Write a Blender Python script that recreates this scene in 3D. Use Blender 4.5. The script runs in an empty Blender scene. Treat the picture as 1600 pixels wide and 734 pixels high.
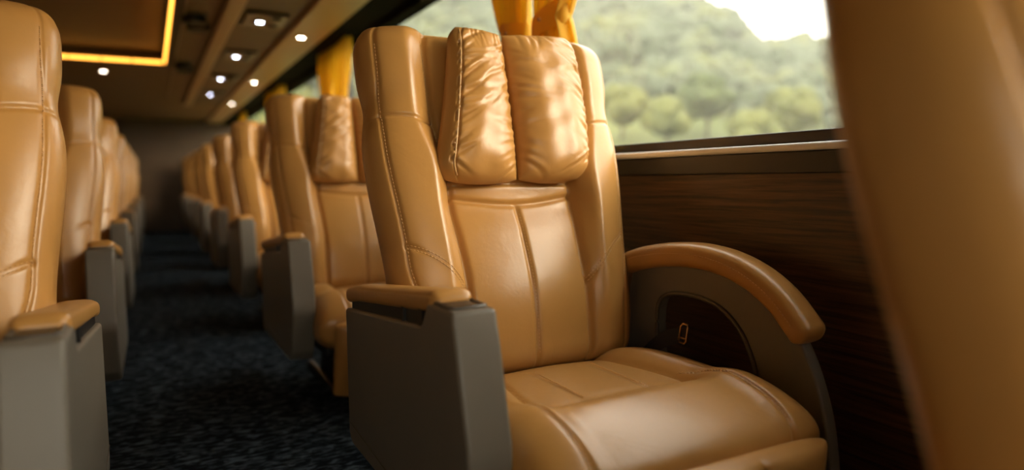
import bpy, math, random
import numpy as np
from mathutils import Vector, Matrix

S = bpy.context.scene
COL = S.collection
rnd = random.Random(7)

# ------------------------------------------------------------------ camera
CAM_H = 0.89
FPX = 1053.0
def _n(v): v = np.array(v, float); return v / np.linalg.norm(v)
cy_ = _n((235 - 800, -(284 - 367), -FPX))            # aisle direction (+Y)
cx_ = _n((2796 - 800, -(258 - 367), -FPX))           # across the coach (+X)
cx_ = _n(cx_ - cy_ * np.dot(cx_, cy_))
cz_ = np.cross(cx_, cy_)
cam_d = bpy.data.cameras.new('camera')
cam = bpy.data.objects.new('camera', cam_d); COL.objects.link(cam)
rot = Matrix((tuple(cx_), tuple(cy_), tuple(cz_)))    # rows: camera->world
cam.matrix_world = Matrix.Translation((0, 0, CAM_H)) @ rot.to_4x4()
cam_d.sensor_width = 36.0
cam_d.lens = FPX * 36.0 / 1600.0
cam_d.clip_start = 0.02
cam_d.clip_end = 1200
cam_d.dof.use_dof = True
cam_d.dof.focus_distance = 1.68
cam_d.dof.aperture_fstop = 0.98
S.camera = cam

# ------------------------------------------------------------------ view + world
S.view_settings.view_transform = 'Standard'
S.view_settings.look = 'None'
S.view_settings.gamma = 1.0
S.view_settings.use_curve_mapping = False
S.view_settings.exposure = 0.50

W = bpy.data.worlds.new('sky'); S.world = W; W.use_nodes = True
nt = W.node_tree; nt.nodes.clear()
out = nt.nodes.new('ShaderNodeOutputWorld'); bg = nt.nodes.new('ShaderNodeBackground')
tc = nt.nodes.new('ShaderNodeTexCoord'); sp = nt.nodes.new('ShaderNodeSeparateXYZ')
rp = nt.nodes.new('ShaderNodeValToRGB')
nt.links.new(tc.outputs['Generated'], sp.inputs[0]); nt.links.new(sp.outputs['Z'], rp.inputs[0])
rp.color_ramp.elements[0].position = 0.0; rp.color_ramp.elements[0].color = (1.0, 0.90, 0.73, 1)
rp.color_ramp.elements[1].position = 0.6; rp.color_ramp.elements[1].color = (0.86, 0.83, 0.76, 1)
nt.links.new(rp.outputs[0], bg.inputs['Color']); bg.inputs['Strength'].default_value = 5.0
nt.links.new(bg.outputs[0], out.inputs['Surface'])

sun_d = bpy.data.lights.new('sun', 'SUN'); sun = bpy.data.objects.new('sun', sun_d); COL.objects.link(sun)
sun_d.energy = 2.2; sun_d.color = (1.0, 0.84, 0.62); sun_d.angle = math.radians(26)
# low warm sun on the window side, a little ahead
sun.rotation_euler = Vector((-0.80, 0.80, -0.45)).to_track_quat('-Z', 'Y').to_euler()

XR, XL = 1.42, -1.09          # inner faces of the side walls
Y0, Y1 = -3.0, 13.55
PIT = 1.62
CEIL = 1.99
PIL = [-0.85, 2.42, 5.66, 8.9]      # window pillars (Y)
WZ0, WZ1 = 1.0, 1.905
def portal(loc, rot_, sx, sy):
    d = bpy.data.lights.new('daylight_portal', 'AREA'); o = bpy.data.objects.new('daylight_portal', d)
    COL.objects.link(o); d.shape = 'RECTANGLE'; d.size = sx; d.size_y = sy; d.cycles.is_portal = True
    o.location = loc; o.rotation_euler = rot_
_e = PIL + [Y1]
for a, b in zip([Y0] + PIL, _e):
    for X, sgn in ((XR + .10, 1),):
        portal((X, (a + b) / 2, (WZ0 + WZ1) / 2), (0, sgn * math.pi / 2, 0), WZ1 - WZ0, b - a)
portal((XL - .10, (Y0 - 1.6) / 2, (WZ0 + WZ1) / 2), (0, -math.pi / 2, 0), WZ1 - WZ0, -1.6 - Y0)
portal(((XR + XL) / 2, Y0 - .08, 1.35), (math.pi / 2, 0, 0), 2.5, 1.0)

# ------------------------------------------------------------------ materials
def mat(name):
    m = bpy.data.materials.new(name); m.use_nodes = True
    t = m.node_tree; b = t.nodes['Principled BSDF']
    return m, t, b
def simple(name, col, rough=.5, metal=0, bump=0, bscale=300, var=0, spec=.5, coat=0):
    m, t, b = mat(name)
    b.inputs['Base Color'].default_value = (*col, 1); b.inputs['Roughness'].default_value = rough
    b.inputs['Metallic'].default_value = metal; b.inputs['Specular IOR Level'].default_value = spec
    b.inputs['Coat Weight'].default_value = coat; b.inputs['Coat Roughness'].default_value = .2
    co = t.nodes.new('ShaderNodeTexCoord')
    nz = t.nodes.new('ShaderNodeTexNoise'); nz.inputs['Scale'].default_value = bscale; nz.inputs['Detail'].default_value = 4
    t.links.new(co.outputs['Object'], nz.inputs['Vector'])
    if bump:
        bp = t.nodes.new('ShaderNodeBump'); bp.inputs['Strength'].default_value = bump; bp.inputs['Distance'].default_value = .002
        t.links.new(nz.outputs[0], bp.inputs['Height']); t.links.new(bp.outputs[0], b.inputs['Normal'])
    if var:
        n2 = t.nodes.new('ShaderNodeTexNoise'); n2.inputs['Scale'].default_value = 6
        t.links.new(co.outputs['Object'], n2.inputs['Vector'])
        mx = t.nodes.new('ShaderNodeMix'); mx.data_type = 'RGBA'
        mx.inputs['A'].default_value = (*[c * (1 - var) for c in col], 1); mx.inputs['B'].default_value = (*[min(1, c * (1 + var)) for c in col], 1)
        t.links.new(n2.outputs[0], mx.inputs['Factor']); t.links.new(mx.outputs['Result'], b.inputs['Base Color'])
    return m

def leather(name, col, rough=.36):
    m, t, b = mat(name)
    co = t.nodes.new('ShaderNodeTexCoord')
    n1 = t.nodes.new('ShaderNodeTexNoise'); n1.inputs['Scale'].default_value = 5; n1.inputs['Detail'].default_value = 5
    t.links.new(co.outputs['Object'], n1.inputs['Vector'])
    mx = t.nodes.new('ShaderNodeMix'); mx.data_type = 'RGBA'
    mx.inputs['A'].default_value = (*[c * .86 for c in col], 1); mx.inputs['B'].default_value = (*[c * 1.12 for c in col], 1)
    t.links.new(n1.outputs[0], mx.inputs['Factor']); t.links.new(mx.outputs['Result'], b.inputs['Base Color'])
    v = t.nodes.new('ShaderNodeTexVoronoi'); v.feature = 'DISTANCE_TO_EDGE'; v.inputs['Scale'].default_value = 420
    t.links.new(co.outputs['Object'], v.inputs['Vector'])
    n2 = t.nodes.new('ShaderNodeTexNoise'); n2.inputs['Scale'].default_value = 42; n2.inputs['Detail'].default_value = 6
    n2.inputs['Distortion'].default_value = .8
    t.links.new(co.outputs['Object'], n2.inputs['Vector'])
    n3 = t.nodes.new('ShaderNodeTexNoise'); n3.inputs['Scale'].default_value = 11; n3.inputs['Detail'].default_value = 3
    n3.inputs['Distortion'].default_value = 1.2
    t.links.new(co.outputs['Object'], n3.inputs['Vector'])
    b1 = t.nodes.new('ShaderNodeBump'); b1.inputs['Strength'].default_value = .22; b1.inputs['Distance'].default_value = .0006
    b2 = t.nodes.new('ShaderNodeBump'); b2.inputs['Strength'].default_value = .16; b2.inputs['Distance'].default_value = .0022
    b3 = t.nodes.new('ShaderNodeBump'); b3.inputs['Strength'].default_value = .12; b3.inputs['Distance'].default_value = .008
    t.links.new(v.outputs['Distance'], b1.inputs['Height']); t.links.new(n2.outputs[0], b2.inputs['Height']); t.links.new(n3.outputs[0], b3.inputs['Height'])
    t.links.new(b3.outputs[0], b2.inputs['Normal']); t.links.new(b2.outputs[0], b1.inputs['Normal']); t.links.new(b1.outputs[0], b.inputs['Normal'])
    b.inputs['Roughness'].default_value = rough
    b.inputs['Specular IOR Level'].default_value = .55
    return m

def wood(name, c1, c2, rough=.4):
    m, t, b = mat(name)
    co = t.nodes.new('ShaderNodeTexCoord'); mp = t.nodes.new('ShaderNodeMapping')
    mp.inputs['Scale'].default_value = (1.2, 1.2, 34)
    t.links.new(co.outputs['Object'], mp.inputs[0])
    n = t.nodes.new('ShaderNodeTexNoise'); n.inputs['Scale'].default_value = 2.4; n.inputs['Detail'].default_value = 9; n.inputs['Roughness'].default_value = .65
    n.inputs['Distortion'].default_value = .6
    t.links.new(mp.outputs[0], n.inputs['Vector'])
    r = t.nodes.new('ShaderNodeValToRGB'); r.color_ramp.elements[0].position = .35; r.color_ramp.elements[1].position = .68
    r.color_ramp.elements[0].color = (*c1, 1); r.color_ramp.elements[1].color = (*c2, 1)
    t.links.new(n.outputs[0], r.inputs[0]); t.links.new(r.outputs[0], b.inputs['Base Color'])
    bp = t.nodes.new('ShaderNodeBump'); bp.inputs['Strength'].default_value = .25; bp.inputs['Distance'].default_value = .001
    t.links.new(n.outputs[0], bp.inputs['Height']); t.links.new(bp.outputs[0], b.inputs['Normal'])
    b.inputs['Roughness'].default_value = rough
    return m

def carpet_mat():
    m, t, b = mat('carpet')
    co = t.nodes.new('ShaderNodeTexCoord')
    mp = t.nodes.new('ShaderNodeMapping'); mp.inputs['Scale'].default_value = (9, 26, 1); mp.inputs['Rotation'].default_value = (0, 0, .05)
    t.links.new(co.outputs['Object'], mp.inputs[0])
    n = t.nodes.new('ShaderNodeTexNoise'); n.inputs['Scale'].default_value = 2.2; n.inputs['Detail'].default_value = 6; n.inputs['Distortion'].default_value = .8
    t.links.new(mp.outputs[0], n.inputs['Vector'])
    r = t.nodes.new('ShaderNodeValToRGB'); r.color_ramp.elements[0].position = .48; r.color_ramp.elements[1].position = .68
    r.color_ramp.elements[0].color = (.003, .0055, .0085, 1); r.color_ramp.elements[1].color = (.085, .115, .14, 1)  # light fibres of the weave, brightened to imitate bluish sheen bands
    t.links.new(n.outputs[0], r.inputs[0]); t.links.new(r.outputs[0], b.inputs['Base Color'])
    n2 = t.nodes.new('ShaderNodeTexNoise'); n2.inputs['Scale'].default_value = 260; n2.inputs['Detail'].default_value = 3
    t.links.new(co.outputs['Object'], n2.inputs['Vector'])
    bp = t.nodes.new('ShaderNodeBump'); bp.inputs['Strength'].default_value = .9; bp.inputs['Distance'].default_value = .006
    t.links.new(n2.outputs[0], bp.inputs['Height']); t.links.new(bp.outputs[0], b.inputs['Normal'])
    b.inputs['Roughness'].default_value = 1; b.inputs['Specular IOR Level'].default_value = .08
    return m

def glass_mat():
    m, t, b = mat('window_glass'); t.nodes.remove(b)
    o = t.nodes['Material Output']
    tr = t.nodes.new('ShaderNodeBsdfTransparent'); tr.inputs[0].default_value = (.96, .97, .95, 1)
    gl = t.nodes.new('ShaderNodeBsdfGlossy'); gl.inputs['Roughness'].default_value = .02
    lw = t.nodes.new('ShaderNodeLayerWeight'); lw.inputs[0].default_value = .5
    pw = t.nodes.new('ShaderNodeMath'); pw.operation = 'POWER'; pw.inputs[1].default_value = 5
    t.links.new(lw.outputs['Facing'], pw.inputs[0])
    fr = t.nodes.new('ShaderNodeMath'); fr.operation = 'MULTIPLY_ADD'; fr.inputs[1].default_value = .5; fr.inputs[2].default_value = .008
    t.links.new(pw.outputs[0], fr.inputs[0])
    mx = t.nodes.new('ShaderNodeMixShader')
    t.links.new(fr.outputs[0], mx.inputs[0]); t.links.new(tr.outputs[0], mx.inputs[1]); t.links.new(gl.outputs[0], mx.inputs[2])
    t.links.new(mx.outputs[0], o.inputs['Surface'])
    return m

def cloth_mat(name, col):
    m, t, b = mat(name)
    o = t.nodes['Material Output']
    b.inputs['Base Color'].default_value = (*col, 1); b.inputs['Roughness'].default_value = .7; b.inputs['Sheen Weight'].default_value = .3
    tl = t.nodes.new('ShaderNodeBsdfTranslucent'); tl.inputs[0].default_value = (1.0, .74, .11, 1)
    mx = t.nodes.new('ShaderNodeMixShader'); mx.inputs[0].default_value = .55
    co = t.nodes.new('ShaderNodeTexCoord'); n = t.nodes.new('ShaderNodeTexNoise'); n.inputs['Scale'].default_value = 400
    t.links.new(co.outputs['Object'], n.inputs['Vector'])
    bp = t.nodes.new('ShaderNodeBump'); bp.inputs['Strength'].default_value = .3; bp.inputs['Distance'].default_value = .001
    t.links.new(n.outputs[0], bp.inputs['Height']); t.links.new(bp.outputs[0], b.inputs['Normal'])
    t.links.new(b.outputs[0], mx.inputs[1]); t.links.new(tl.outputs[0], mx.inputs[2]); t.links.new(mx.outputs[0], o.inputs['Surface'])
    return m

def emis(name, col, st):
    m, t, b = mat(name)
    b.inputs['Base Color'].default_value = (*col, 1); b.inputs['Emission Color'].default_value = (*col, 1); b.inputs['Emission Strength'].default_value = st
    return m

def leaf_mat(name, c1, c2, sc=.5):
    m, t, b = mat(name)
    co = t.nodes.new('ShaderNodeTexCoord'); n = t.nodes.new('ShaderNodeTexNoise'); n.inputs['Scale'].default_value = sc; n.inputs['Detail'].default_value = 6
    t.links.new(co.outputs['Object'], n.inputs['Vector'])
    r = t.nodes.new('ShaderNodeValToRGB'); r.color_ramp.elements[0].position = .35; r.color_ramp.elements[1].position = .65
    r.color_ramp.elements[0].color = (*c1, 1); r.color_ramp.elements[1].color = (*c2, 1)
    t.links.new(n.outputs[0], r.inputs[0]); t.links.new(r.outputs[0], b.inputs['Base Color'])
    b.inputs['Roughness'].default_value = .9; b.inputs['Specular IOR Level'].default_value = .1
    return m

TAN = leather('tan_leather', (.45, .222, .058), .30)
TAN_P = leather('tan_leather_soft', (.45, .220, .058), .34)
THREAD = simple('tan_thread', (.62, .36, .14), .6)
PIPE = simple('piping_leather', (.62, .38, .16), .35)
TAUPE = simple('taupe_plastic', (.142, .122, .094), .38, bump=.12, bscale=900, var=.08)
TAUPE_D = simple('dark_taupe_plastic', (.07, .058, .042), .42, bump=.1, bscale=900)
BLACKP = simple('black_plastic', (.012, .011, .010), .35)
GOLD = simple('brass_metal', (.75, .48, .24), .3, metal=1)
STEEL = simple('steel', (.55, .55, .55), .28, metal=1)
BASEM = simple('dark_metal', (.02, .02, .02), .5, metal=.6)
WOOD = wood('walnut', (.018, .008, .0035), (.14, .064, .026), .38)
WOODB = wood('walnut_dark', (.05, .028, .012), (.12, .07, .032), .45)
CARPET = carpet_mat()
SILLM = simple('black_trim', (.022, .020, .020), .42)
SILVER = simple('sky_sheen_aluminium', (.88, .90, .95), .3)  # non-metal whitish blue; the sky's reflection is put into the colour
MATTE = simple('matte_black_lining', (.010, .009, .008), .95, spec=.05)
CEILM = simple('ceiling_vinyl', (.23, .145, .075), .6, bump=.15, bscale=200)
CEILD = simple('ceiling_dark_vinyl', (.11, .072, .042), .55)
BEAMM = simple('beige_ceiling_trim', (.44, .285, .15), .45)
WALLM = simple('side_lining', (.16, .10, .055), .6)
LED = emis('amber_led', (1.0, .40, .05), 3.0)
LAMPW = emis('white_lamp', (1.0, .90, .74), 30)
LAMPC = emis('cool_lamp', (.78, .80, 1.0), 30)
GLASS = glass_mat()
CURT = cloth_mat('golden_cloth', (.80, .53, .06))
BELT = simple('belt_webbing', (.015, .015, .017), .7, bump=.4, bscale=700)
BARK = simple('bark', (.07, .05, .035), .9, bump=.5, bscale=8)

# ------------------------------------------------------------------ mesh helpers
def link(name, verts, faces, m, parent=None, smooth=True):
    me = bpy.data.meshes.new(name); me.from_pydata([tuple(map(float, v)) for v in verts], [], faces); me.update()
    if smooth:
        me.polygons.foreach_set('use_smooth', [True] * len(me.polygons))
    me.materials.append(m)
    o = bpy.data.objects.new(name, me); COL.objects.link(o)
    if parent: o.parent = parent
    return o
def tagged(o, label=None, cat=None, group=None, kind=None):
    for k, v in (('label', label), ('category', cat), ('group', group), ('kind', kind)):
        if v: o[k] = v
    return o
def empty(name, loc, label=None, cat=None, group=None):
    o = bpy.data.objects.new(name, None); COL.objects.link(o); o.location = loc; o.empty_display_size = .1
    return tagged(o, label, cat, group)
class MB:
    def __init__(s): s.v = []; s.f = []
    def add(s, v, f):
        k = len(s.v); s.v += [tuple(map(float, p)) for p in v]; s.f += [tuple(i + k for i in q) for q in f]; return s
    def box(s, x0, x1, y0, y1, z0, z1):
        v = [(x, y, z) for x in (x0, x1) for y in (y0, y1) for z in (z0, z1)]
        return s.add(v, [(0, 1, 3, 2), (4, 6, 7, 5), (0, 4, 5, 1), (2, 3, 7, 6), (0, 2, 6, 4), (1, 5, 7, 3)])
    def tube(s, pts, r, n=8, closed=False, sx=1):
        pts = [np.array(p, float) for p in pts]; m = len(pts); vs = []
        up0 = np.array((0, 0, 1.))
        for i, p in enumerate(pts):
            a = pts[(i - 1) % m] if (closed or i > 0) else p; b = pts[(i + 1) % m] if (closed or i < m - 1) else p
            t = _n(b - a); u = np.cross(t, up0)
            if np.linalg.norm(u) < 1e-3: u = np.array((1., 0, 0))
            u = _n(u); w = np.cross(u, t)
            rr = r[i] if hasattr(r, '__len__') else r
            for k in range(n):
                an = 2 * math.pi * k / n; vs.append(p + rr * (math.cos(an) * u * sx + math.sin(an) * w))
        fs = []
        for i in range(m if closed else m - 1):
            j = (i + 1) % m
            for k in range(n): fs.append((i * n + k, i * n + (k + 1) % n, j * n + (k + 1) % n, j * n + k))
        if not closed: fs += [tuple(range(n))[::-1], tuple((m - 1) * n + k for k in range(n))]
        return s.add(vs, fs)
    def disc(s, c, r, h, n=24):      # short cylinder, axis z, base at c
        vs = [(c[0] + r * math.cos(2 * math.pi * k / n), c[1] + r * math.sin(2 * math.pi * k / n), c[2] + z) for z in (0, h) for k in range(n)]
        fs = [(k, (k + 1) % n, n + (k + 1) % n, n + k) for k in range(n)] + [tuple(range(n))[::-1], tuple(range(n, 2 * n))]
        return s.add(vs, fs)
    def ring(s, c, r0, r1, h, n=32):
        vs = []
        for rr, z in ((r1, h), (r1, 0), (r0, 0), (r0, h)):
            vs += [(c[0] + rr * math.cos(2 * math.pi * k / n), c[1] + rr * math.sin(2 * math.pi * k / n), c[2] + z) for k in range(n)]
        fs = []
        for q in range(4):
            for k in range(n): fs.append((q * n + k, q * n + (k + 1) % n, ((q + 1) % 4) * n + (k + 1) % n, ((q + 1) % 4) * n + k))
        return s.add(vs, fs)
    def build(s, name, m, parent=None, smooth=False, bevel=0, seg=3):
        o = link(name, s.v, s.f, m, parent, smooth)
        if bevel:
            b = o.modifiers.new('bevel', 'BEVEL'); b.width = bevel; b.segments = seg; b.limit_method = 'ANGLE'; b.angle_limit = .6
            b.harden_normals = False
            o.data.polygons.foreach_set('use_smooth', [True] * len(o.data.polygons))
            w = o.modifiers.new('wn', 'WEIGHTED_NORMAL'); w.keep_sharp = True
        return o
def loft(rings):                       # list of (N,3) arrays, closed rings, capped
    R = np.array(rings); M, N, _ = R.shape
    v = R.reshape(-1, 3); f = []
    for i in range(M - 1):
        for k in range(N):
            a = i * N + k; b = i * N + (k + 1) % N
            f.append((a, b, b + N, a + N))
    f += [tuple(range(N))[::-1], tuple((M - 1) * N + k for k in range(N))]
    return v, f
def smooth(a, b, x):
    t = np.clip((x - a) / (b - a), 0, 1); return t * t * (3 - 2 * t)
def gro(d, w, depth): return -depth * np.exp(-(d / w) ** 2)
def catmull(P, n=8):
    P = [np.array(p, float) for p in P]; Q = [2 * P[0] - P[1]] + P + [2 * P[-1] - P[-2]]; o = []
    for i in range(1, len(Q) - 2):
        for k in range(n):
            t = k / n; a, b, c, d = Q[i - 1:i + 3]
            o.append(.5 * (2 * b + (c - a) * t + (2 * a - 5 * b + 4 * c - d) * t * t + (3 * b - a - 3 * c + d) * t ** 3))
    o.append(P[-1]); return o

# =========================================================== THE SEAT (local: x across, faces -y, origin under the seat centre)
# local y = world Y - SY, where the row's front box edge is at world Y = SY + 1.08 ; local x = X - SX
REC = math.radians(15)
EB = np.array((0, math.sin(REC), math.cos(REC)))          # up along the backrest
NB = np.array((0, -math.cos(REC), math.sin(REC)))         # forward out of it
PB = np.array((0, 1.60, .355)); LB = .978
def hw(s): return .362 + .030 * smooth(.30, .66, s) - .012 * np.exp(-((s - .76) / .06) ** 2) + .006 * np.exp(-((s - .45) / .2) ** 2) - .02 * smooth(.15, 0, s)
def xi(s): return .182 + .010 * smooth(.25, .5, s) + .026 * smooth(.56, .74, s)
def xo(s): return .333 + .028 * smooth(.30, .66, s) - .03 * smooth(.33, .15, s)
def seamdist_diag(ax, s):
    # from (|x| .325, s .37) to (|x| .18, s .235)
    a = np.array((.332, .365)); b = np.array((.185, .232)); d = b - a; L2 = d @ d
    px, ps = ax - a[0], (s - a[1]) * LB; dd = np.array((d[0], d[1] * LB)); L2 = dd @ dd
    t = np.clip((px * dd[0] + ps * dd[1]) / L2, 0, 1)
    bow = .018 * np.sin(math.pi * t)
    return np.hypot(px - t * dd[0], ps - t * dd[1] - bow)
def lumbar_line(x): return .492 - .022 * np.cos(np.clip(x / .18, -1, 1) * math.pi / 2)
def back_front(x, s):                  # forward offset of the front skin
    ax = np.abs(x); a = hw(s)
    w = smooth(xi(s) - .012, xi(s) + .062 + .012 * smooth(.56, .74, s), ax)
    Dc = .066 + .030 * np.exp(-((s - .22) / .16) ** 2) - .012 * np.exp(-((s - .47) / .05) ** 2) * 1.0 + .014 * (1 - (x / .19) ** 2).clip(0, 1) * (s < 2)
    Dw = .128 + .012 * np.sin(np.clip((s - .1) / .6, 0, 1) * math.pi) - .03 * smooth(.22, .02, s) + .006 * np.exp(-((s - .85) / .09) ** 2)
    d = Dc * (1 - w) + Dw * w
    edge = np.clip(1 - (ax / a) ** 3.4, 1e-6, 1) ** (1 / 2.6)
    d = d * edge
    inn = ax < xi(s)
    d = d + gro(ax - xi(s), .008, .018) * (s < .985)
    d = d + gro(x, .006, .011) * smooth(.475, .455, s)
    d = d + np.where(inn, gro(s - .530, .006, .008), 0) + np.where(inn, gro(s - lumbar_line(x), .007, .011), 0)
    d = d + gro(ax - xo(s), .0050, .0065)
    d = d + np.where(ax > xi(s), gro(s - .712 - .018 * np.clip((ax - .25) / .1, 0, 1) + .01, .0055, .0075), 0)
    d = d + gro(seamdist_diag(ax, s), .006, .008)
    return d
def top_cap(s):
    s0 = .918; q = np.clip((s - s0) / (1 - s0), 0, 1); return (np.clip(1 - q ** 2.3, 0, 1)) ** (1 / 2.3)
def bot_cap(s):
    q = np.clip((.07 - s) / .07, 0, 1); return (np.clip(1 - q ** 2.5, 0, 1)) ** (1 / 2.5)
def back_point(x, s, off=0.0):
    d = back_front(np.array([x]), np.array([s]))[0] * (top_cap(s) * bot_cap(s)) + off
    dip = -.012 * (1 - smooth(xi(s) - .01, xi(s) + .03, abs(x))) * smooth(.9, 1, s)
    return np.array((x, 0, 0)) + PB + EB * (s * LB + dip) + NB * d
def make_backrest():
    ss = np.concatenate([np.linspace(0, .07, 14, endpoint=False), np.linspace(.07, .918, 190, endpoint=False), .918 + .082 * np.sin(np.linspace(0, math.pi / 2, 22))])
    N = 190
    xf = np.concatenate([np.sin(np.linspace(-math.pi / 2, math.pi / 2, N))])
    xf = .55 * xf + .45 * np.linspace(-1, 1, N)
    xr = np.sin(np.linspace(math.pi / 2, -math.pi / 2, 40))[1:-1]
    rings = []
    for s in ss:
        tcp, bcp = top_cap(s), bot_cap(s); a = hw(s) - .065 * (1 - tcp) - .04 * (1 - bcp)
        x0 = xf * hw(s); d = back_front(x0, np.full_like(x0, s)) * max(.01, tcp * bcp)
        x = xf * a
        ax = np.abs(x0)
        dip = -.012 * (1 - smooth(xi(s) - .01, xi(s) + .03, ax)) * smooth(.9, 1, s)
        P = PB + np.outer(s * LB + dip, EB) + np.outer(d, NB); P[:, 0] = x
        d2 = -.10 * np.clip(1 - np.abs(xr) ** 4.5, 0, 1) ** (1 / 3.) * max(.01, tcp * bcp)
        d2 = d2 - .0 
        P2 = PB + np.outer(np.full_like(xr, s * LB), EB) + np.outer(d2, NB); P2[:, 0] = xr * a
        rings.append(np.concatenate([P, P2]))
    return loft(rings)
def stitches(mb, path, nrm=None, off=.0045, r=.0010, L=.0062, gap=.0034, sides=(-1, 1)):
    """dashes beside a path; path is an array of 3-D points, nrm per-point outward normals"""
    path = np.array(path); seg = np.linalg.norm(np.diff(path, axis=0), axis=1); cum = np.concatenate([[0], np.cumsum(seg)])
    tot = cum[-1]; k = 0.0
    nrm = np.array(nrm)
    def at(t): return np.array([np.interp(t, cum, path[:, i]) for i in range(3)])
    def nat(t): return _n([np.interp(t, cum, nrm[:, i]) for i in range(3)])
    while k + L < tot:
        a, b = at(k), at(k + L); t = _n(b - a); n = nat(k + L / 2); u = np.cross(t, n)
        for sd in sides:
            o = u * off * sd + n * .0006
            q = [a + o - n * .0012, a + o * 1 + t * L * .25 + n * .0005, b + o - t * L * .25 + n * .0005, b + o - n * .0012]
            mb.tube(q, r, 5)
        k += L + gap
def back_path(xs, ss, off=.004, sides=(-1, 1), mb=None):
    pts = []; nr = []
    e = .004
    for x, s in zip(xs, ss):
        def sm(xx, sv):
            return back_point(xx, sv)
        # evaluate beside the groove so the thread sits on the shoulder of the seam
        p = sm(x, s); px = (sm(x + .012, s) - sm(x - .012, s)); ps = (sm(x, min(.999, s + .01)) - sm(x, s - .01))
        n = _n(np.cross(px, ps)); 
        if n @ NB < 0: n = -n
        shoulder = max((sm(x + off, s) - p) @ n, (sm(x - off, s) - p) @ n, (sm(x, s + off / LB) - p) @ n, 0)
        pts.append(p + n * shoulder * .75); nr.append(n)
    stitches(mb, pts, nr, off, sides=sides)

def make_stitch_back():
    mb = MB()
    for sg in (-1, 1):
        s = np.linspace(.24, .93, 90); back_path(sg * xo(s), s, .0045, (sg * -1,), mb)
        t = np.linspace(0, 1, 30)
        back_path(sg * (.332 - .147 * t), .365 - .133 * t + .019 * np.sin(math.pi * t), .0045, (-1, 1), mb)
        s = np.linspace(.60, .95, 50); back_path(sg * (xi(s) + .012), s, .001, (1,), mb)
    s = np.linspace(.05, .45, 60); back_path(0 * s, s, .0055, (-1, 1), mb)
    return mb

# head pillow: two lobes laced down the middle
def pil_edge(v, side):
    if side < 0: x = -.250 + .092 * v ** 1.15 - .012 * np.sin(v * math.pi * 1.0) * -1
    else: x = .232 + .006 * v + .010 * np.sin(v * math.pi)
    return x
PS0, PS1 = .535, .972
def make_pillow():
    V = []; F = []
    NU, NV = 90, 130
    for side in (-1, 1):
        rs = np.random.RandomState(5 + side)
        u = .5 - .5 * np.cos(np.linspace(0, math.pi, NU)); v = .5 - .5 * np.cos(np.linspace(0, math.pi, NV))
        u = .5 * u + .5 * np.linspace(0, 1, NU)
        U, Vv = np.meshgrid(u, v)                                # U: 0 outer, 1 at the middle seam
        xo_ = pil_edge(Vv, side); xm = .004 * side
        # rounded lower corners
        rc = .035 * np.clip(1 - Vv / .12, 0, 1) ** 2
        rt = .022 * np.clip((Vv - .9) / .1, 0, 1) ** 2
        Xg = (xo_ - side * (rc + rt)) * (1 - U) + xm * U
        sag = .018 * np.sin(U * math.pi) ** .8
        Sg = PS0 * LB + (PS1 - PS0) * LB * Vv
        Sg = Sg - sag * (1 - Vv) ** 2 * .7 + (.004 - .012 * U * (Vv)) * Vv
        prof = (np.clip(1 - np.abs(2 * U - 1) ** 2.6, 0, 1)) ** .55 * (np.clip(1 - np.abs(2 * Vv - 1) ** 4.2, 0, 1)) ** .5
        T = .074 * prof * (1.12 - .30 * Vv)
        # gathers running in from the seams
        def gathers(dist, along, nfreq, amp, reach, seed):
            r2 = np.random.RandomState(seed); g = 0
            for q in range(6):
                fr = nfreq * (.6 + r2.rand() * 1.1); ph = r2.rand() * 6.28; tilt = (r2.rand() - .5) * 9
                g = g + np.cos(fr * along + ph + tilt * dist * 1.6)
            g = g / 3.2; g = np.where(g > 0, g, g * .6)
            msk = np.exp(-((dist - reach * .35) / (reach * .62)) ** 2)
            return amp * g * msk
        mod = .55 + .45 * np.sin(Vv * 5 + side)
        r2 = np.random.RandomState(60 + side); mx_ = U * .235; my_ = Vv * .42; dw = 0 * U
        edges = [(0.036 if side < 0 else 0.004, 1), (.232, -1)]
        for (e0, dr_) in edges:
            nc = 19 if (side < 0 or dr_ > 0) else 12
            for q in range(nc):
                ys = .03 + .36 * (q + .8 * r2.rand()) / nc; ln = .030 + .062 * r2.rand() ** 1.4; sl = (.15 + .75 * r2.rand()) * (1 if dr_ < 0 else .9) * (-1 if r2.rand() < .22 else 1)
                if dr_ < 0: sl = -sl * .8
                dd = (mx_ - e0) * dr_; wdt = .0042 + .0045 * r2.rand(); dep = (.0030 + .0040 * r2.rand()) * (1.0 if dr_ > 0 or side < 0 else .7)
                off_ = my_ - ys - sl * dd - 3.5 * (r2.rand() - .5) * dd * dd
                fall = np.exp(-(np.clip(dd, 0, 9) / ln) ** 2) * (dd > -.012)
                dw = dw + fall * dep * (-np.exp(-(off_ / wdt) ** 2) + .62 * np.exp(-((off_ - wdt * 1.9) / (wdt * 1.25)) ** 2))
        for q in range(7):      # short puckers along the top edge
            xs_ = .03 + .18 * r2.rand(); dd = .42 - my_; dw = dw - .003 * np.exp(-((mx_ - xs_ - (r2.rand() - .5) * dd) / .006) ** 2) * np.exp(-(dd / .05) ** 2)
        dw = dw + .0022 * np.sin(mx_ * 60 + my_ * 35 + side) * np.sin(my_ * 42 - mx_ * 20)
        T = T + dw * np.clip(prof * 1.8, 0, 1)
        # panel seam near outer border
        if side < 0:
            T = T + gro((U - .155) * .24, .003, .006) * np.clip(prof * 2, 0, 1)
        base = .098 + .012 * Vv
        front = base + T; back = base - .028 * prof
        for sgn, D in ((1, front), (-1, back)):
            P = PB + Sg[..., None] * EB + D[..., None] * NB; P[..., 0] = Xg
            k = len(V); V += [tuple(p) for p in P.reshape(-1, 3)]
            for i in range(NV - 1):
                for j in range(NU - 1):
                    a = k + i * NU + j; q = (a, a + 1, a + NU + 1, a + NU)
                    F.append(q if sgn * side < 0 else q[::-1])
    return V, F
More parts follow.
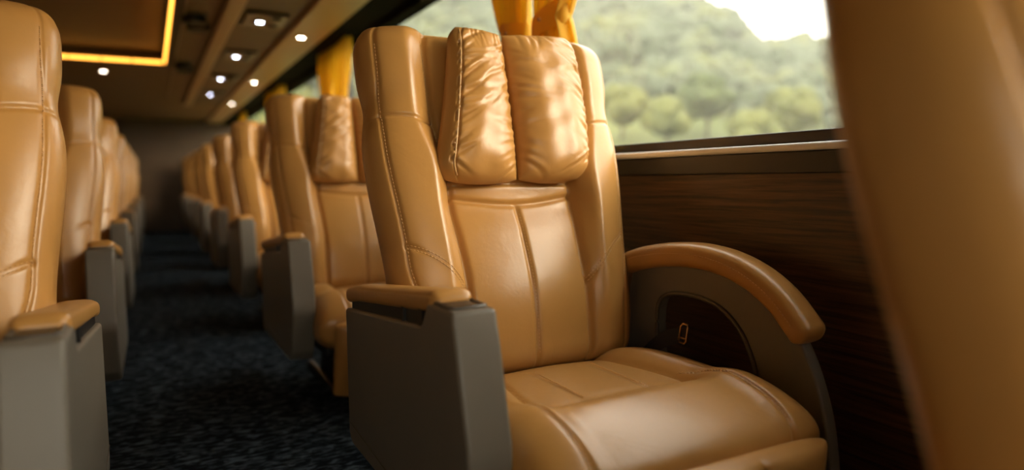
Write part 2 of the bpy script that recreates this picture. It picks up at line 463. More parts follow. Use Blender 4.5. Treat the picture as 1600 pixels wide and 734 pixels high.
def pil_surface(side, U, Vv):
    xo_ = pil_edge(Vv, side); rc = .035 * np.clip(1 - Vv / .12, 0, 1) ** 2
    X = (xo_ - side * rc) * (1 - U) + .004 * side * U
    Sg = PS0 * LB + (PS1 - PS0) * LB * Vv - .018 * np.sin(U * math.pi) ** .8 * (1 - Vv) ** 2 * .7
    prof = (max(0, 1 - abs(2 * U - 1) ** 2.6)) ** .55 * (max(0, 1 - abs(2 * Vv - 1) ** 4.2)) ** .5
    T = .074 * prof * (1.12 - .30 * Vv)
    P = PB + Sg * EB + (.098 + .012 * Vv + T) * NB; P[0] = X
    return P

# cushion, lofted along x
CW = .359
def cush_top(x, y):
    ax = np.abs(x)
    z = .405 + 0 * x
    roll = smooth(1.20, 1.08, y); z = z + .040 * roll
    bol = smooth(.165, .235, ax + .03 * smooth(1.45, 1.2, y) * -1); z = z + .034 * bol * (1 - .55 * roll)
    z = z + .008 * np.cos(np.clip(x / .17, -1, 1) * math.pi / 2) * (1 - roll)
    lat = 1.172 + .012 * (ax / .2) ** 2
    z = z + gro(y - lat, .008, .012) * (ax < .215)
    bx = .178 + .03 * smooth(1.45, 1.2, y)
    z = z + gro(ax - bx, .008, .011) * smooth(1.14, 1.19, y)
    z = z + gro(ax - .085, .004, .003) * smooth(1.16, 1.2, y) 
    z = z + gro(ax - (.245 - .05 * smooth(1.15, 1.30, y)), .005, .006) * smooth(1.26, 1.2, y)
    return z
def make_cushion():
    N = 170
    th = np.linspace(0, 2 * math.pi, N, endpoint=False)
    xs = CW * np.concatenate([np.sin(np.linspace(-math.pi / 2, math.pi / 2, 140))]) 
    xs = .6 * xs + .4 * np.linspace(-CW, CW, 140)
    rings = []
    for x in xs:
        q = abs(x) / CW; c = max(.0, 1 - q ** 7) ** (1 / 2.8) ; c = max(c, .02)
        yc, zc = 1.245, .315
        ly, lz = .325 - .045 * (1 - c), .09 * c
        cth, sth = np.cos(th), np.sin(th); e = 2 / 3.0
        yy = yc + ly * np.sign(cth) * np.abs(cth) ** e
        uz = np.sign(sth) * np.abs(sth) ** e
        top = cush_top(np.full_like(yy, x), yy)
        zz = np.where(uz > 0, zc + (top - zc) * uz * c, zc + (.085 + .03 * smooth(1.2, 1.0, yy)) * uz * c)
        gx = float(gro(np.array(abs(x) - .245), .0055, .0065))
        yy = yy - gx * smooth(.45, .9, -cth)
        # forward belly of the front roll
        yy = yy - .012 * np.exp(-((zz - .36) / .05) ** 2) * smooth(1.05, .93, yy)
        rings.append(np.stack([np.full_like(yy, x), yy, zz], 1))
    return loft(rings)
def make_stitch_cushion():
    mb = MB()
    def path(xs, ys, off, sides):
        pts, nr = [], []
        for x, y in zip(xs, ys):
            z = float(cush_top(np.array([x]), np.array([y]))[0]); yy = y
            th_ = np.clip((1.245 - y) / .325, 0, .999); uz = (1 - th_ ** 3) ** (1 / 3)
            q = abs(x) / CW; c = max(.0, 1 - q ** 7) ** (1 / 2.8)
            zz = .315 + (z - .315) * uz * c
            yy = y - .012 * math.exp(-((zz - .36) / .05) ** 2) * float(smooth(1.05, .93, y))
            pts.append((x, yy, zz + .004)); nr.append((0, -.0 - .9 * (th_ ** 4), 1))
        nr = [_n(v) for v in nr]
        stitches(mb, pts, nr, off, sides=sides)
    for sg in (-1, 1):
        y = np.linspace(.935, 1.24, 50); path(sg * (.245 - .05 * smooth(1.15, 1.30, y)), y, .005, (-1, 1))
        y = np.linspace(1.2, 1.42, 24); path(sg * .085 + 0 * y, y, .0035, (1,))
    return mb

def make_legrest():
    N = 90; th = np.linspace(0, 2 * math.pi, N, endpoint=False)
    xs = .31 * np.sin(np.linspace(-math.pi / 2, math.pi / 2, 110)); xs = .5 * xs + .5 * np.linspace(-.31, .31, 110)
    A = np.array((0, .888, .356)); B = np.array((0, .965, .05)); dr = _n(B - A); L = np.linalg.norm(B - A); nm = np.array((0, -dr[2] * -1, 0)); nm = np.array((0, dr[2], -dr[1]))
    rings = []
    for x in xs:
        q = abs(x) / .31; c = max(.03, max(0, 1 - q ** 6) ** (1 / 2.6))
        puff = .056 + .010 * np.abs(np.cos(x / .30 * math.pi * 1.5)) ** .6 + gro(np.array(abs(x) - .10), .006, .010)
        cth, sth = np.cos(th), np.sin(th); e = 2 / 3.2
        al = np.sign(cth) * np.abs(cth) ** e * (L / 2) * (.9 + .1 * c); nn = np.sign(sth) * np.abs(sth) ** e
        nn = np.where(nn > 0, nn * (puff + .010 * np.cos(al / (L / 2) * 4.3) + gro(al + .02, .007, .010)) * c, nn * .03 * c)
        P = (A + B) / 2 + np.outer(al, dr) + np.outer(nn, nm); P[:, 0] = x
        rings.append(P)
    return loft(rings)

# aisle-side armrest box; profile in (y, z)
AX0, AX1 = -.440, -.350      # outer (aisle) face, inner face, local x
def prism(prof, x0, x1):
    n = len(prof); v = [(x0, y, z) for y, z in prof] + [(x1, y, z) for y, z in prof]
    f = [tuple(range(n)), tuple(range(2 * n - 1, n - 1, -1))] + [(k, n + k, n + (k + 1) % n, (k + 1) % n)[::1] for k in range(n)]
    return v, f
def fix_normals(o):
    import bmesh
    b = bmesh.new(); b.from_mesh(o.data); bmesh.ops.recalc_face_normals(b, faces=b.faces); b.to_mesh(o.data); b.free()

def sweep_pad(path, w, h, n=28, e=.62, endr=.03):
    """rounded leather pad swept along a (y,z) path; returns rings"""
    path = np.array([(0, p[0], p[1]) for p in path]); seg = np.linalg.norm(np.diff(path, axis=0), axis=1); cum = np.concatenate([[0], np.cumsum(seg)]); T = cum[-1]
    ts = np.concatenate([endr * (1 - np.cos(np.linspace(0, math.pi / 2, 9))), np.linspace(endr, T - endr, 50)[1:-1], T - endr + endr * np.sin(np.linspace(0, math.pi / 2, 9))])
    th = np.linspace(0, 2 * math.pi, n, endpoint=False); rings = []
    for t in ts:
        p = np.array([np.interp(t, cum, path[:, i]) for i in range(3)]); q = np.array([np.interp(min(T, t + .012), cum, path[:, i]) for i in range(3)]) - np.array([np.interp(max(0, t - .012), cum, path[:, i]) for i in range(3)])
        tt = _n(q); up = np.array((0, -tt[2], tt[1])); 
        if up[2] < 0: up = -up
        m = min(t, T - t); c = 1.0 if m > endr else math.sqrt(max(0, 1 - (1 - m / endr) ** 2)); c = max(c, .05)
        cw = .55 + .45 * c
        a = np.sign(np.cos(th)) * np.abs(np.cos(th)) ** e * w / 2 * cw; b = np.sign(np.sin(th)) * np.abs(np.sin(th)) ** e * h / 2 * c
        R = p + np.outer(b, up); R[:, 0] = a
        # seam line low on each side
        rings.append(R)
    return rings

def mirror_mesh(me):
    m2 = me.copy(); m2.transform(Matrix.Diagonal((-1, 1, 1, 1))); m2.flip_normals(); return m2

def make_seat():
    root = empty('coach_seat', (0, 0, 0))
    v, f = make_backrest(); bk = link('backrest', v, f, TAN, root); fix_normals(bk)
    st = make_stitch_back().build('stitching', THREAD, bk, smooth=True); st['kind'] = 'stuff'; st['label'] = 'pale tan double stitching on the backrest'
    v, f = make_pillow(); pl = link('head_pillow', v, f, TAN_P, root)
    mb = MB()
    vv = np.linspace(.03, .97, 40)
    mb.tube([pil_surface(-1, .155 - .02 * math.sin(t * 3.14), t) - NB * .001 for t in vv], .0022, 6)
    pp = mb.build('piping', PIPE, pl, smooth=True)
    v, f = make_cushion(); cu = link('seat_cushion', v, f, TAN, root); fix_normals(cu)
    make_stitch_cushion().build('stitching', THREAD, cu, smooth=True)['kind'] = 'stuff'
    v, f = make_legrest(); lg = link('leg_rest', v, f, TAN, root); fix_normals(lg)
    # seat pan and pedestal
    mb = MB(); mb.box(-.32, .32, 1.03, 1.62, .19, .245)
    mb.build('seat_pan', BLACKP, root, bevel=.012)
    mb = MB(); mb.box(-.22, .22, 1.12, 1.58, .0, .20); mb.box(-.27, -.24, 1.10, 1.66, 0, .03); mb.box(.24, .27, 1.10, 1.66, 0, .03)
    mb.build('pedestal', BASEM, root, bevel=.01)
    # aisle armrest
    prof = [(1.082, .655), (1.066, .60), (1.022, .42), (1.022, .375), (1.085, .21), (1.12, .175), (1.80, .165), (1.83, .19), (1.83, .540), (1.245, .602), (1.235,.61), (1.205, .655)]
    v, f = prism(prof, AX0, AX1); bx = link('aisle_armrest', v, f, TAUPE, root)
    fix_normals(bx); bx['label'] = 'taupe plastic armrest box on the aisle side'
    b = bx.modifiers.new('bevel', 'BEVEL'); b.width = .009; b.segments = 3; b.limit_method = 'ANGLE'; b.angle_limit = .35; bx.modifiers.new('wn', 'WEIGHTED_NORMAL')
    mb = MB()
    mb.add(*prism([(1.232, .590), (1.80, .532), (1.80, .572), (1.232, .634)], AX0 + .012, AX1 - .008))
    mb.box(AX0 + .004, AX0 + .013, 1.24, 1.262, .585, .632); mb.box(AX0 + .006, AX0 + .016, 1.36, 1.372, .58, .62)
    r_ = mb.build('pad_rail', BLACKP, bx)
    path = [(1.842, .572), (1.75, .590), (1.50, .619), (1.30, .643), (1.17, .660)]
    rg = sweep_pad(path, .088, .046); rg = [r + np.array(((AX0 + AX1) / 2, 0, 0)) for r in rg]
    v, f = loft(rg); pd = link('armrest_pad', v, f, TAN, bx); fix_normals(pd)
    mb = MB(); rr = [(-.395 + .028, 1.10, .6565), (-.395 - .028, 1.10, .6565)]
    mb.box(-.423, -.367, 1.115, 1.185, .652, .6575)
    mb.build('cup_slot', BLACKP, bx, bevel=.004)
    mb = MB(); mb.ring((-.395, 1.150, .655), .0, .001, .001)
    fr = MB(); x0, x1, y0, y1, z = -.430, -.360, 1.106, 1.195, .656
    fr.tube([(x0 + .006, y0, z), (x1 - .006, y0, z), (x1, y0 + .006, z), (x1, y1 - .006, z + .0), (x1 - .006, y1, z), (x0 + .006, y1, z), (x0, y1 - .006, z), (x0, y0 + .006, z)], .0045, 8, True)
    fr.build('slot_rim', TAUPE_D, bx, smooth=True)
    mb = MB(); mb.tube([(AX0 - .0003, 1.12, .205), (AX0 - .0003, 1.40, .205), (AX0 - .0003, 1.82, .225)], .0018, 6)
    mb.build('panel_seam', TAUPE_D, bx)
    # window-side armrest: open arch
    O = [(1.64, .22), (1.63, .42), (1.615, .56), (1.585, .625), (1.50, .650), (1.40, .662), (1.27, .660), (1.15, .632), (1.05, .572), (.985, .49), (.94, .38), (.92, .28), (.915, .20)]
    I = [(1.475, .22), (1.475, .36), (1.485, .47), (1.475, .535), (1.44, .562), (1.38, .572), (1.30, .570), (1.235, .553), (1.18, .515), (1.145, .465), (1.12, .40), (1.11, .30), (1.11, .20)]
    O = catmull([(0, *p) for p in O], 6); I = catmull([(0, *p) for p in I], 6)
    X0, X1 = .368, .402; n = len(O); V = []; F = []
    for x in (X0, X1):
        V += [(x, p[1], p[2]) for p in O]; V += [(x, p[1], p[2]) for p in I]
    for k in range(n - 1):
        F += [(k, k + 1, n + k + 1, n + k), (2 * n + k, 3 * n + k, 3 * n + k + 1, 2 * n + k + 1), (k, 2 * n + k, 2 * n + k + 1, k + 1), (n + k, n + k + 1, 3 * n + k + 1, 3 * n + k)]
    F += [(0, n, 3 * n, 2 * n), (n - 1, 3 * n - 1, 4 * n - 1, 2 * n - 1)]
    wa = link('window_armrest', V, F, TAUPE, root); fix_normals(wa); wa['label'] = 'taupe arched armrest frame on the window side'
    b = wa.modifiers.new('bevel', 'BEVEL'); b.width = .007; b.segments = 3; b.limit_method = 'ANGLE'; b.angle_limit = .7; wa.modifiers.new('wn', 'WEIGHTED_NORMAL')
    path = catmull([(0, 1.632, .628), (0, 1.54, .655), (0, 1.42, .675), (0, 1.29, .678), (0, 1.17, .655), (0, 1.07, .605), (0, .985, .525)], 8)
    rg = sweep_pad([(p[1], p[2]) for p in path], .084, .068, e=.7, endr=.022); rg = [r + np.array((.385, 0, 0)) for r in rg]
    v, f = loft(rg); pd = link('armrest_pad', v, f, TAN, wa); fix_normals(pd)
    mb = MB(); rail = [np.array((.385 - .0415, p[1], p[2] + .006)) for p in path[3:-2]]
    stitches(mb, rail, [(-1, 0, .1)] * len(rail), .0, r=.0009, sides=(1,))
    mb.build('stitching', THREAD, pd, smooth=True)['kind'] = 'stuff'
    # inner lining lip of the armrest opening
    mb = MB(); mb.tube([(X0 - .002, p[1], p[2]) for p in I[4:60]], .006, 8); mb.build('opening_lip', TAUPE_D, wa, smooth=True)
    # seat belt
    mb = MB(); pts = catmull([(.338, 1.56, .33), (.345, 1.46, .42), (.346, 1.40, .452), (.345, 1.36, .462)], 6)
    for a, b_ in zip(pts[:-1], pts[1:]):
        w_ = np.array((.0, .004, .022)); 
        mb.add([a - w_, a + w_, b_ + w_, b_ - w_, a - w_ + (.002, 0, 0), a + w_ + (.002, 0, 0), b_ + w_ + (.002, 0, 0), b_ - w_ + (.002, 0, 0)], [(0, 1, 2, 3), (7, 6, 5, 4), (0, 4, 5, 1), (2, 6, 7, 3), (1, 5, 6, 2), (0, 3, 7, 4)])
    sb = mb.build('seat_belt', BELT, root)
    mb = MB(); c = np.array((.343, 1.352, .470)); 
    q = [(-.012, -.026), (.012, -.026), (.015, -.020), (.015, .020), (.010, .027), (-.010, .027), (-.015, .020), (-.015, -.020)]
    mb.tube([c + np.array((.002 * k % .003, a * .9 + b_ * -.25, b_)) for k, (a, b_) in enumerate(q)], .0026, 8, True)
    mb.tube([c + np.array((0, -.012 + .004, -.012)), c + np.array((0, .012 + .004, -.012))], .002, 6)
    mb.build('buckle', GOLD, sb, smooth=True)['label'] = 'brass ring buckle'
    return root

proto = make_seat()
def kids(o): return [c for c in bpy.data.objects if c.parent == o]
_mm = {}
def copy_tree(o, parent=None, mir=False):
    c = o.copy(); COL.objects.link(c); c.parent = parent
    if mir and c.data is not None:
        if o.data.name not in _mm: _mm[o.data.name] = mirror_mesh(o.data)
        c.data = _mm[o.data.name]
    for ch in kids(o): copy_tree(ch, c, mir)
    return c
SXR = .895; SXL = -.125 - .440
right_labels = ['out of focus tan leather coach seat filling the right edge, seen from its back corner',
 'large sharp tan leather coach seat in the middle, both its armrests showing',
 'tan coach seat directly behind the big sharp one, half hidden by it',
 'third coach seat back in the window-side row, its pillow edge just showing',
 'fourth coach seat back on the right of the aisle, blurred narrow tan backrest',
 'fifth coach seat back on the right of the aisle, small and blurred',
 'sixth coach seat back on the right of the aisle, small blurred sliver',
 'seventh coach seat back on the right of the aisle, next to last before the wall',
 'rearmost coach seat on the right of the aisle, against the dark rear wall']
left_labels = ['nearest coach seat on the left of the aisle, cropped by the left picture edge',
 'second coach seat on the left of the aisle, tall tan backrest behind the cropped one',
 'third coach seat on the left of the aisle, blurred rounded backrest',
 'fourth coach seat on the left of the aisle, small blurred backrest',
 'fifth coach seat on the left of the aisle, small blurred sliver',
 'sixth coach seat on the left of the aisle, tiny blurred sliver',
 'seventh coach seat on the left of the aisle, next to last before the wall',
 'rearmost coach seat on the left of the aisle, against the dark rear wall']
for i in range(9):
    o = proto if i == 1 else copy_tree(proto)
    o.location = (SXR, (i - 1) * PIT if i else -1.434, 0)
    tagged(o, right_labels[i], 'coach seat', 'tan leather seats right of the aisle')
for i in range(8):
    o = copy_tree(proto, None, True); o.location = (SXL, .13 + i * PIT - (.08 if i else 0), 0)
    tagged(o, left_labels[i], 'coach seat', 'tan leather seats left of the aisle')

# =========================================================== THE COACH BODY
def struct(name, mb, m, **k): return tagged(mb.build(name, m, **k), kind='structure')
struct('floor', MB().box(XL - .1, XR + .1, Y0 - .1, Y1 + .1, -.08, 0), CARPET)
WT = .09
# right wall: walnut panel, black band, silver strip, sill
struct('wall_right', MB().box(XR, XR + WT, Y0, Y1, 0, .895), WOOD)
struct('trim_1', MB().box(XR - .012, XR + WT, Y0, Y1, .895, .950), SILLM, bevel=.004)
struct('trim_2', MB().box(XR - .022, XR + WT, Y0, Y1, .950, .9695), SILVER, bevel=.007)
struct('trim_3', MB().box(XR + .004, XR + WT, Y0, Y1, .9695, WZ0), SILLM, bevel=.004)
mb = MB().box(XR - .01, XR + WT, Y0, Y1, WZ1, CEIL + .15)
struct('trim_4', mb, MATTE, bevel=.006)
struct('wall_left', MB().box(XL - WT, XL, Y0, Y1, 0, WZ0).box(XL - WT, XL, -1.6, Y1, WZ0, WZ1), WALLM)  # unseen side, built solid over its rearward windows to hold back light
struct('trim_5', MB().box(XL - WT, XL + .01, Y0, Y1, WZ1, CEIL + .15), BLACKP)
n = 6
for y in PIL:
    struct('trim_%d' % n, MB().box(XR + .01, XR + WT, y - .05, y + .05, WZ0, WZ1), BLACKP, bevel=.006); n += 1
k = 1
MB().box(XL - .056, XL - .05, Y0, -1.6, WZ0, WZ1).build('window_9', GLASS)['kind'] = 'structure'  # unseen opening behind the camera, added for soft fill from the left
for a, b in zip([Y0] + PIL, _e):
    for X in (XR + .05,):
        a2 = a + .05; b2 = b - (.05 if b < Y1 else 0)
        g = MB().box(X, X + .006, a2, b2, WZ0, WZ1).build('window_%d' % k, GLASS); g['kind'] = 'structure'; k += 1
# rear and front walls
struct('wall_back', MB().box(XL - WT, XR + WT, Y1, Y1 + .1, 0, CEIL + .3), WOODB)
mb = MB(); mb.box(XL - WT, XR + WT, Y0 - .1, Y0, 0, .85); mb.box(XL - WT, XR + WT, Y0 - .1, Y0, 1.85, CEIL + .3)
struct('wall_front', mb, WALLM)
struct('window_%d' % k, MB().box(XL, XR, Y0 - .06, Y0 - .05, .85, 1.85), GLASS)
# ceiling with the recessed light cove
CX0, CX1, CYE = -.86, .185, 7.25
mb = MB()
mb.box(XL - WT, CX0, Y0, CYE, CEIL, CEIL + .06); mb.box(CX1, XR + WT, Y0, CYE, CEIL, CEIL + .06); mb.box(XL - WT, XR + WT, CYE, Y1, CEIL, CEIL + .06)
mb.box(CX0 - .12, CX0 - .1, Y0, CYE + .12, CEIL + .06, CEIL + .12); mb.box(CX1 + .1, CX1 + .12, Y0, CYE + .12, CEIL + .06, CEIL + .12); mb.box(CX0 - .12, CX1 + .12, CYE + .1, CYE + .12, CEIL + .06, CEIL + .12)
mb.box(CX0 - .12, CX1 + .12, Y0, CYE + .12, CEIL + .12, CEIL + .16)
struct('ceiling', mb, CEILM)
# cove lip
struct('trim_%d' % n, MB().box(CX1 - .004, CX1 + .05, Y0, CYE + .05, CEIL - .02, CEIL), CEILD, bevel=.004); n += 1
# service channel strips along the ceiling
struct('trim_%d' % n, MB().box(.245, .255, Y0, 9.9, CEIL - .018, CEIL), BEAMM, bevel=.003); n += 1
struct('trim_%d' % n, MB().box(.455, .56, Y0, 10.6, CEIL - .045, CEIL), BEAMM, bevel=.012); n += 1
struct('trim_%d' % n, MB().box(.93, 1.195, Y0, Y1, CEIL - .05, CEIL), BEAMM, bevel=.012); n += 1
struct('trim_%d' % n, MB().box(.565, .925, Y0, 10.6, CEIL - .012, CEIL), CEILD); n += 1
struct('trim_%d' % n, MB().box(1.20, XR - .011, Y0, Y1, CEIL - .045, CEIL), MATTE, bevel=.01); n += 1

def led(name_label, x0, x1, y0, y1):
    r = empty('led_strip', ((x0 + x1) / 2, (y0 + y1) / 2, CEIL + .0), name_label, 'light strip')
    def L(mb): mb.v = [(a - (x0 + x1) / 2, b - (y0 + y1) / 2, c - CEIL) for a, b, c in mb.v]; return mb
    L(MB().box(x0, x1, y0, y1, CEIL + .036, CEIL + .046)).build('channel', CEILD, r)
    mb = MB()
    if x1 - x0 > y1 - y0:
        e = np.linspace(x0, x1, 5)
        for a, b in zip(e[:-1], e[1:]): mb.box(a + .004, b - .004, y0 + .002, y1 - .002, CEIL + .004, CEIL + .030)
    else:
        e = np.linspace(y0, y1, 11)
        for a, b in zip(e[:-1], e[1:]): mb.box(x0 + .002, x1 - .002, a + .004, b - .004, CEIL + .004, CEIL + .030)
    L(mb).build('diffuser', LED, r, bevel=.004)
# ceiling cove strips: one across the rear end, one down the window side
led('glowing amber light strip across the rear end of the ceiling recess', CX0 + .02, CX1 - .03, CYE - .024, CYE - .002)
led('glowing amber light strip running lengthwise down the window side of the ceiling recess', CX1 - .024, CX1 - .002, -1.0, CYE - .03)

def downlight(x, y, z, label):
    r = empty('downlight', (x, y, z), label, 'ceiling light', 'round ceiling downlights')
    MB().ring((0, 0, -.006), .026, .045, .006).build('bezel', BEAMM, r, smooth=False)
    MB().disc((0, 0, -.004), .026, .004).build('lens', LAMPW, r)
for x, y, z, l in ((1.03, 5.2, CEIL - .05, 'round warm downlight nearest the top of the big seat, largest of the window-side row'),
                   (1.03, 7.75, CEIL - .05, 'round warm downlight, second along the window-side ceiling strip'),
                   (1.03, 10.0, CEIL - .05, 'round warm downlight, farthest along the window-side ceiling strip'),
                   (-.36, 7.9, CEIL, 'single round downlight behind the amber-lit ceiling recess')):
    downlight(x, y, z, l)

def service(y, label):
    z = CEIL - .012; r = empty('reading_light_panel', (.70, y, z), label, 'reading light', 'overhead reading light panels')
    mb = MB(); mb.box(-.10, .16, -.20, .20, -.022, 0); mb.build('housing', BLACKP, r, bevel=.01)
    MB().ring((0, 0, -.030), .024, .05, .008).build('bezel', TAUPE_D, r)
    MB().disc((0, 0, -.028), .024, .005).build('lens', LAMPC, r)
    for s in (-1, 1):
        mb = MB(); mb.disc((.09, s * .11, -.036), .028, .014); mb.ring((.09, s * .11, -.03), .030, .038, .008); mb.build('air_nozzle', TAUPE_D, r, smooth=False)
for i, l in enumerate(('first overhead reading light panel, brightest and nearest the camera', 'second overhead reading light panel from the camera', 'third overhead reading light panel from the camera', 'fourth and farthest overhead reading light panel')):
    service(4.88 + i * 1.43, l)

def vent(x, y, label):
    r = empty('ceiling_speaker', (x, y, CEIL), label, 'speaker', 'black ceiling speakers')
    mb = MB(); mb.box(-.06, .06, -.22, .22, -.008, 0); mb.build('plate', CEILD, r, bevel=.003)
    for s in (-1, 1):
        mb = MB(); mb.disc((s * .02, s * .12, -.05), .070, .045); mb.ring((s * .02, s * .12, -.056), .055, .076, .052); mb.build('grille', BLACKP, r)
vent(.33, 5.15, 'black twin ceiling speaker close to the amber recess, the nearer one')
vent(.33, 7.2, 'black twin ceiling speaker close to the amber recess, the farther one')

# =========================================================== CURTAINS
def curtain(yc, w, flip, label, zt=1.935, zb=1.0, ztie=1.46, tw=.55):
    X = XR - .10
    r = empty('curtain', (X, yc, zb), label, 'curtain', 'golden curtains tied at the window pillars')
    V = []; F = []; NY, NZ = 120, 60
    ph = rnd.random() * 6
    anchor = -flip * w * .42
    for i in range(NZ):
        z = zt + (zb - zt) * i / (NZ - 1)
        d = (z - ztie)
        k = tw + (1 - tw) * (min(1, abs(d) / .38) ** .8 if d > 0 else .7 * min(1, abs(d) / .30) ** .8)
        for j in range(NY):
            t = j / (NY - 1) - .5
            y = anchor + (t * w + flip * w * .5 - flip * .0 - flip * 0) * k - (flip * w * .5 * 0)
            y = (t * w - anchor) * k + anchor
            amp = .020 + .010 * math.sin(3 * t + ph)
            x = amp * math.sin(t * 2 * math.pi * 6.5 + ph + .3 * math.sin(z * 6)) + .006 * math.sin(t * 60 + z * 7)
            V.append((x, y, z - zb))
    for i in range(NZ - 1):
        for j in range(NY - 1):
            a = i * NY + j; F.append((a, a + 1, a + NY + 1, a + NY))
    c = link('drape', V, F, CURT, r); m = c.modifiers.new('t', 'SOLIDIFY'); m.thickness = .002
    # tieback band
    mb = MB(); pts = []
    hwid = w * tw / 2; yy = anchor * (1 - tw)
    n_ = 28; zc = ztie - zb; vs = []
    for q, (zz, ex) in enumerate(((-.045, .006), (-.03, .011), (0, .013), (.03, .011), (.045, .006))):
        for k2 in range(n_):
            an = 2 * math.pi * k2 / n_; vs.append(((.030 + ex) * math.cos(an), yy + (hwid + ex) * math.sin(an), zc + zz + .018 * math.sin(an) * flip))
    fs = [(q * n_ + k2, q * n_ + (k2 + 1) % n_, (q + 1) * n_ + (k2 + 1) % n_, (q + 1) * n_ + k2) for q in range(4) for k2 in range(n_)]
    mb.add(vs, fs); tb = mb.build('tieback', CURT, r, smooth=True)
    mb = MB(); mb.tube([(-.052, yy, zc + .004), (-.044, yy, zc + .004), (-.040, yy, zc + .004)], [.006, .008, .006], 10); mb.build('button', PIPE, tb)
    mb = MB(); mb.tube([(0, -w / 2, zt - zb), (0, w / 2, zt - zb)], .008, 8); mb.build('curtain_rail', BLACKP, r)
    return r
curtain(2.09, .38, -1, 'golden tied curtain with buttoned tieback right of the pillar above the big seat')
curtain(2.49, .36, 1, 'golden curtain left of the pillar above the big seat')
curtain(5.20, .46, -1, 'bright golden curtain above the second seat, near side of its pillar')
curtain(5.69, .46, 1, 'shaded golden curtain above the second seat, far side of its pillar')
curtain(8.05, .56, -1, 'small blurred golden curtain above the third seat, near side of its pillar')
curtain(8.65, .56, 1, 'small blurred golden curtain above the third seat, far side of its pillar')
curtain(11.3, .6, -1, 'farthest golden curtain, beside the rear wall')

# =========================================================== OUTSIDE
def hillz(x, y):
    d = math.hypot(x, y); az = math.degrees(math.atan2(x, y))
    el = 15.2 - .245 * (az - 32) if az > 32 else 14.5 + .05 * (32 - az)
    el = max(4.0, el + 1.0 * math.sin(az * .35) + .5 * math.sin(az * .9))
    t = min(1, max(0, (d - 34) / 150)); t = t * t * (3 - 2 * t) * .75 + t * .25
    ridge = 184 * math.tan(math.radians(el)) - 6
    z = -1.2 + (ridge + 1.2) * t
    if d > 190: z -= (d - 190) * .25
    return z
V = []; F = []; NA, ND = 60, 50
for i in range(ND):
    d = 6 + (300 - 6) * (i / (ND - 1)) ** 1.4
    for j in range(NA):
        az = math.radians(-8 + 110 * j / (NA - 1)); x, y = d * math.sin(az) , d * math.cos(az)
        V.append((x + 1.6, y, hillz(x, y)))
for i in range(ND - 1):
    for j in range(NA - 1):
        a = i * NA + j; F.append((a, a + NA, a + NA + 1, a + 1))
HILLM = leaf_mat('hill_grass', (.07, .085, .03), (.12, .13, .045), .05)
tagged(link('hillside', V, F, HILLM), kind='structure')
tagged(MB().box(-300, 300, -300, 300, -1.4, -1.25).build('ground', HILLM), kind='structure')
LF = [leaf_mat('foliage_green', (.045, .060, .028), (.085, .105, .045)), leaf_mat('foliage_yellow_green', (.075, .085, .032), (.13, .135, .05)), leaf_mat('foliage_grey_green', (.065, .080, .055), (.115, .13, .09))]
import bmesh
def ico(sub):
    b = bmesh.new(); bmesh.ops.create_icosphere(b, subdivisions=sub, radius=1); v = [tuple(p.co) for p in b.verts]; f = [tuple(x.index for x in q.verts) for q in b.faces]; b.free(); return np.array(v), f
IV, IF = ico(3); IV2, IF2 = ico(2)
def crown(mb, c, r, rs, fine=True):
    iv, if_ = (IV, IF) if fine else (IV2, IF2)
    nb = 20 if fine else 4
    for q in range(nb):
        if q == 0: o = np.zeros(3); k = .70
        else:
            a = rs.rand() * 6.28; e = (rs.rand() - .25) * 1.6; o = np.array((math.cos(a) * math.cos(e), math.sin(a) * math.cos(e), math.sin(e) * .9)) * .68; k = .24 + .24 * rs.rand()
        dirs = rs.randn(5, 3) * 4; ph = rs.rand(5) * 6
        nz = sum(np.sin(iv @ dirs[m] + ph[m]) for m in range(5)) * .045 + (rs.rand(len(iv)) - .5) * .10
        mb.add(np.array(c) + (o + iv * (k * (1 + nz))[:, None]) * r * np.array((1, 1, .95)), if_)
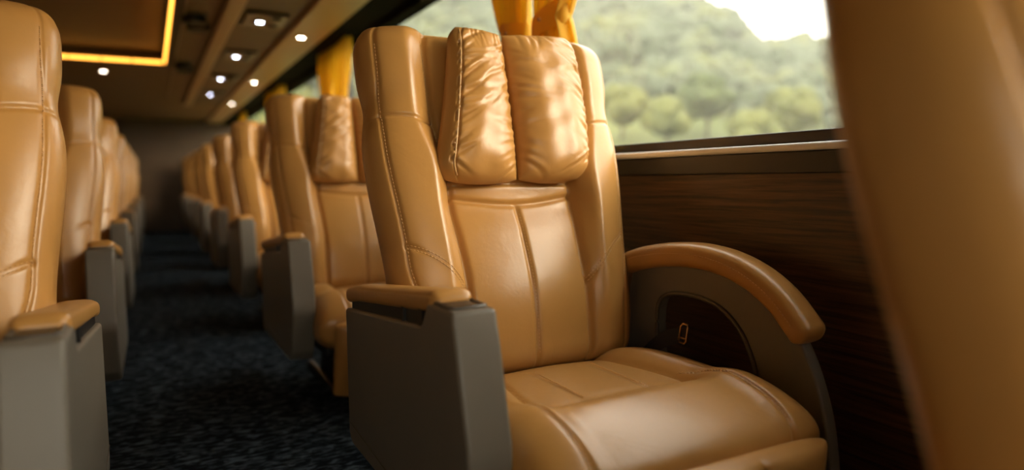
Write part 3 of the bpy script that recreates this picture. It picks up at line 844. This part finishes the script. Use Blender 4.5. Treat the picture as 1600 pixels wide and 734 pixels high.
def tree(x, y, r, m, label, seed):
    z = hillz(x - 1.6, y); rs = np.random.RandomState(seed)
    t = empty('tree', (x, y, z), label, 'tree')
    t['group'] = 'nearest trees on the hillside'
    mb = MB(); mb.tube([(0, 0, -.3), (.1, 0, r * .5), (-.05, .1, r * 1.1)], [r * .09, r * .07, r * .04], 10); mb.build('trunk', BARK, t, smooth=True)
    mb = MB(); crown(mb, (0, 0, r * 1.25), r, rs); mb.build('crown', m, t, smooth=True)
for az, d, r, mi, l in ((49.6, 66, 2.8, 1, 'pale rounded tree low in the window, just left of the blurred foreground seat'),
                        (46.6, 58, 2.2, 1, 'yellow-green round tree at the bottom of the window, right of its middle'),
                        (43.2, 67, 2.8, 0, 'broad green tree low in the middle of the window'),
                        (39.8, 60, 2.3, 1, 'rounded bushy tree low in the window, left of its middle'),
                        (36.2, 64, 2.4, 1, 'yellowish tree at the window bottom beside the big seat')):
    a = math.radians(az); tree(d * math.sin(a) + 1.6, d * math.cos(a), r, LF[mi], l, int(az * 10))
FOR = leaf_mat('woodland', (.045, .060, .030), (.12, .13, .05), .07)
_r = [n_ for n_ in FOR.node_tree.nodes if n_.type == 'VALTORGB'][0].color_ramp
_e2 = _r.elements.new(.5); _e2.color = (.085, .10, .065, 1)
mb = MB(); rs = np.random.RandomState(43)
for q in range(2300):
    az = math.radians(5 + 58 * rs.rand()); d = 78 + 122 * rs.rand() ** .8; x, y = d * math.sin(az), d * math.cos(az)
    r = (1.5 + 1.7 * rs.rand()) * d / 100; crown(mb, (x + 1.6, y, hillz(x, y) + r * .7), r, rs, False)
tagged(mb.build('forest', FOR, smooth=True), 'dense green woodland covering the hillside outside the window', 'forest', None, 'stuff')

# morning haze hanging over the valley
hm = bpy.data.materials.new('haze'); hm.use_nodes = True; ht = hm.node_tree; ht.nodes.remove(ht.nodes['Principled BSDF'])
hv = ht.nodes.new('ShaderNodeVolumeScatter'); hv.inputs['Density'].default_value = .0014; hv.inputs['Color'].default_value = (1, .98, .9, 1)
ht.links.new(hv.outputs[0], ht.nodes['Material Output'].inputs['Volume'])
hz = MB().box(8, 330, -60, 330, -1.2, 110).build('haze', hm); tagged(hz, 'pale morning haze in front of the wooded hillside', 'haze', None, 'stuff')
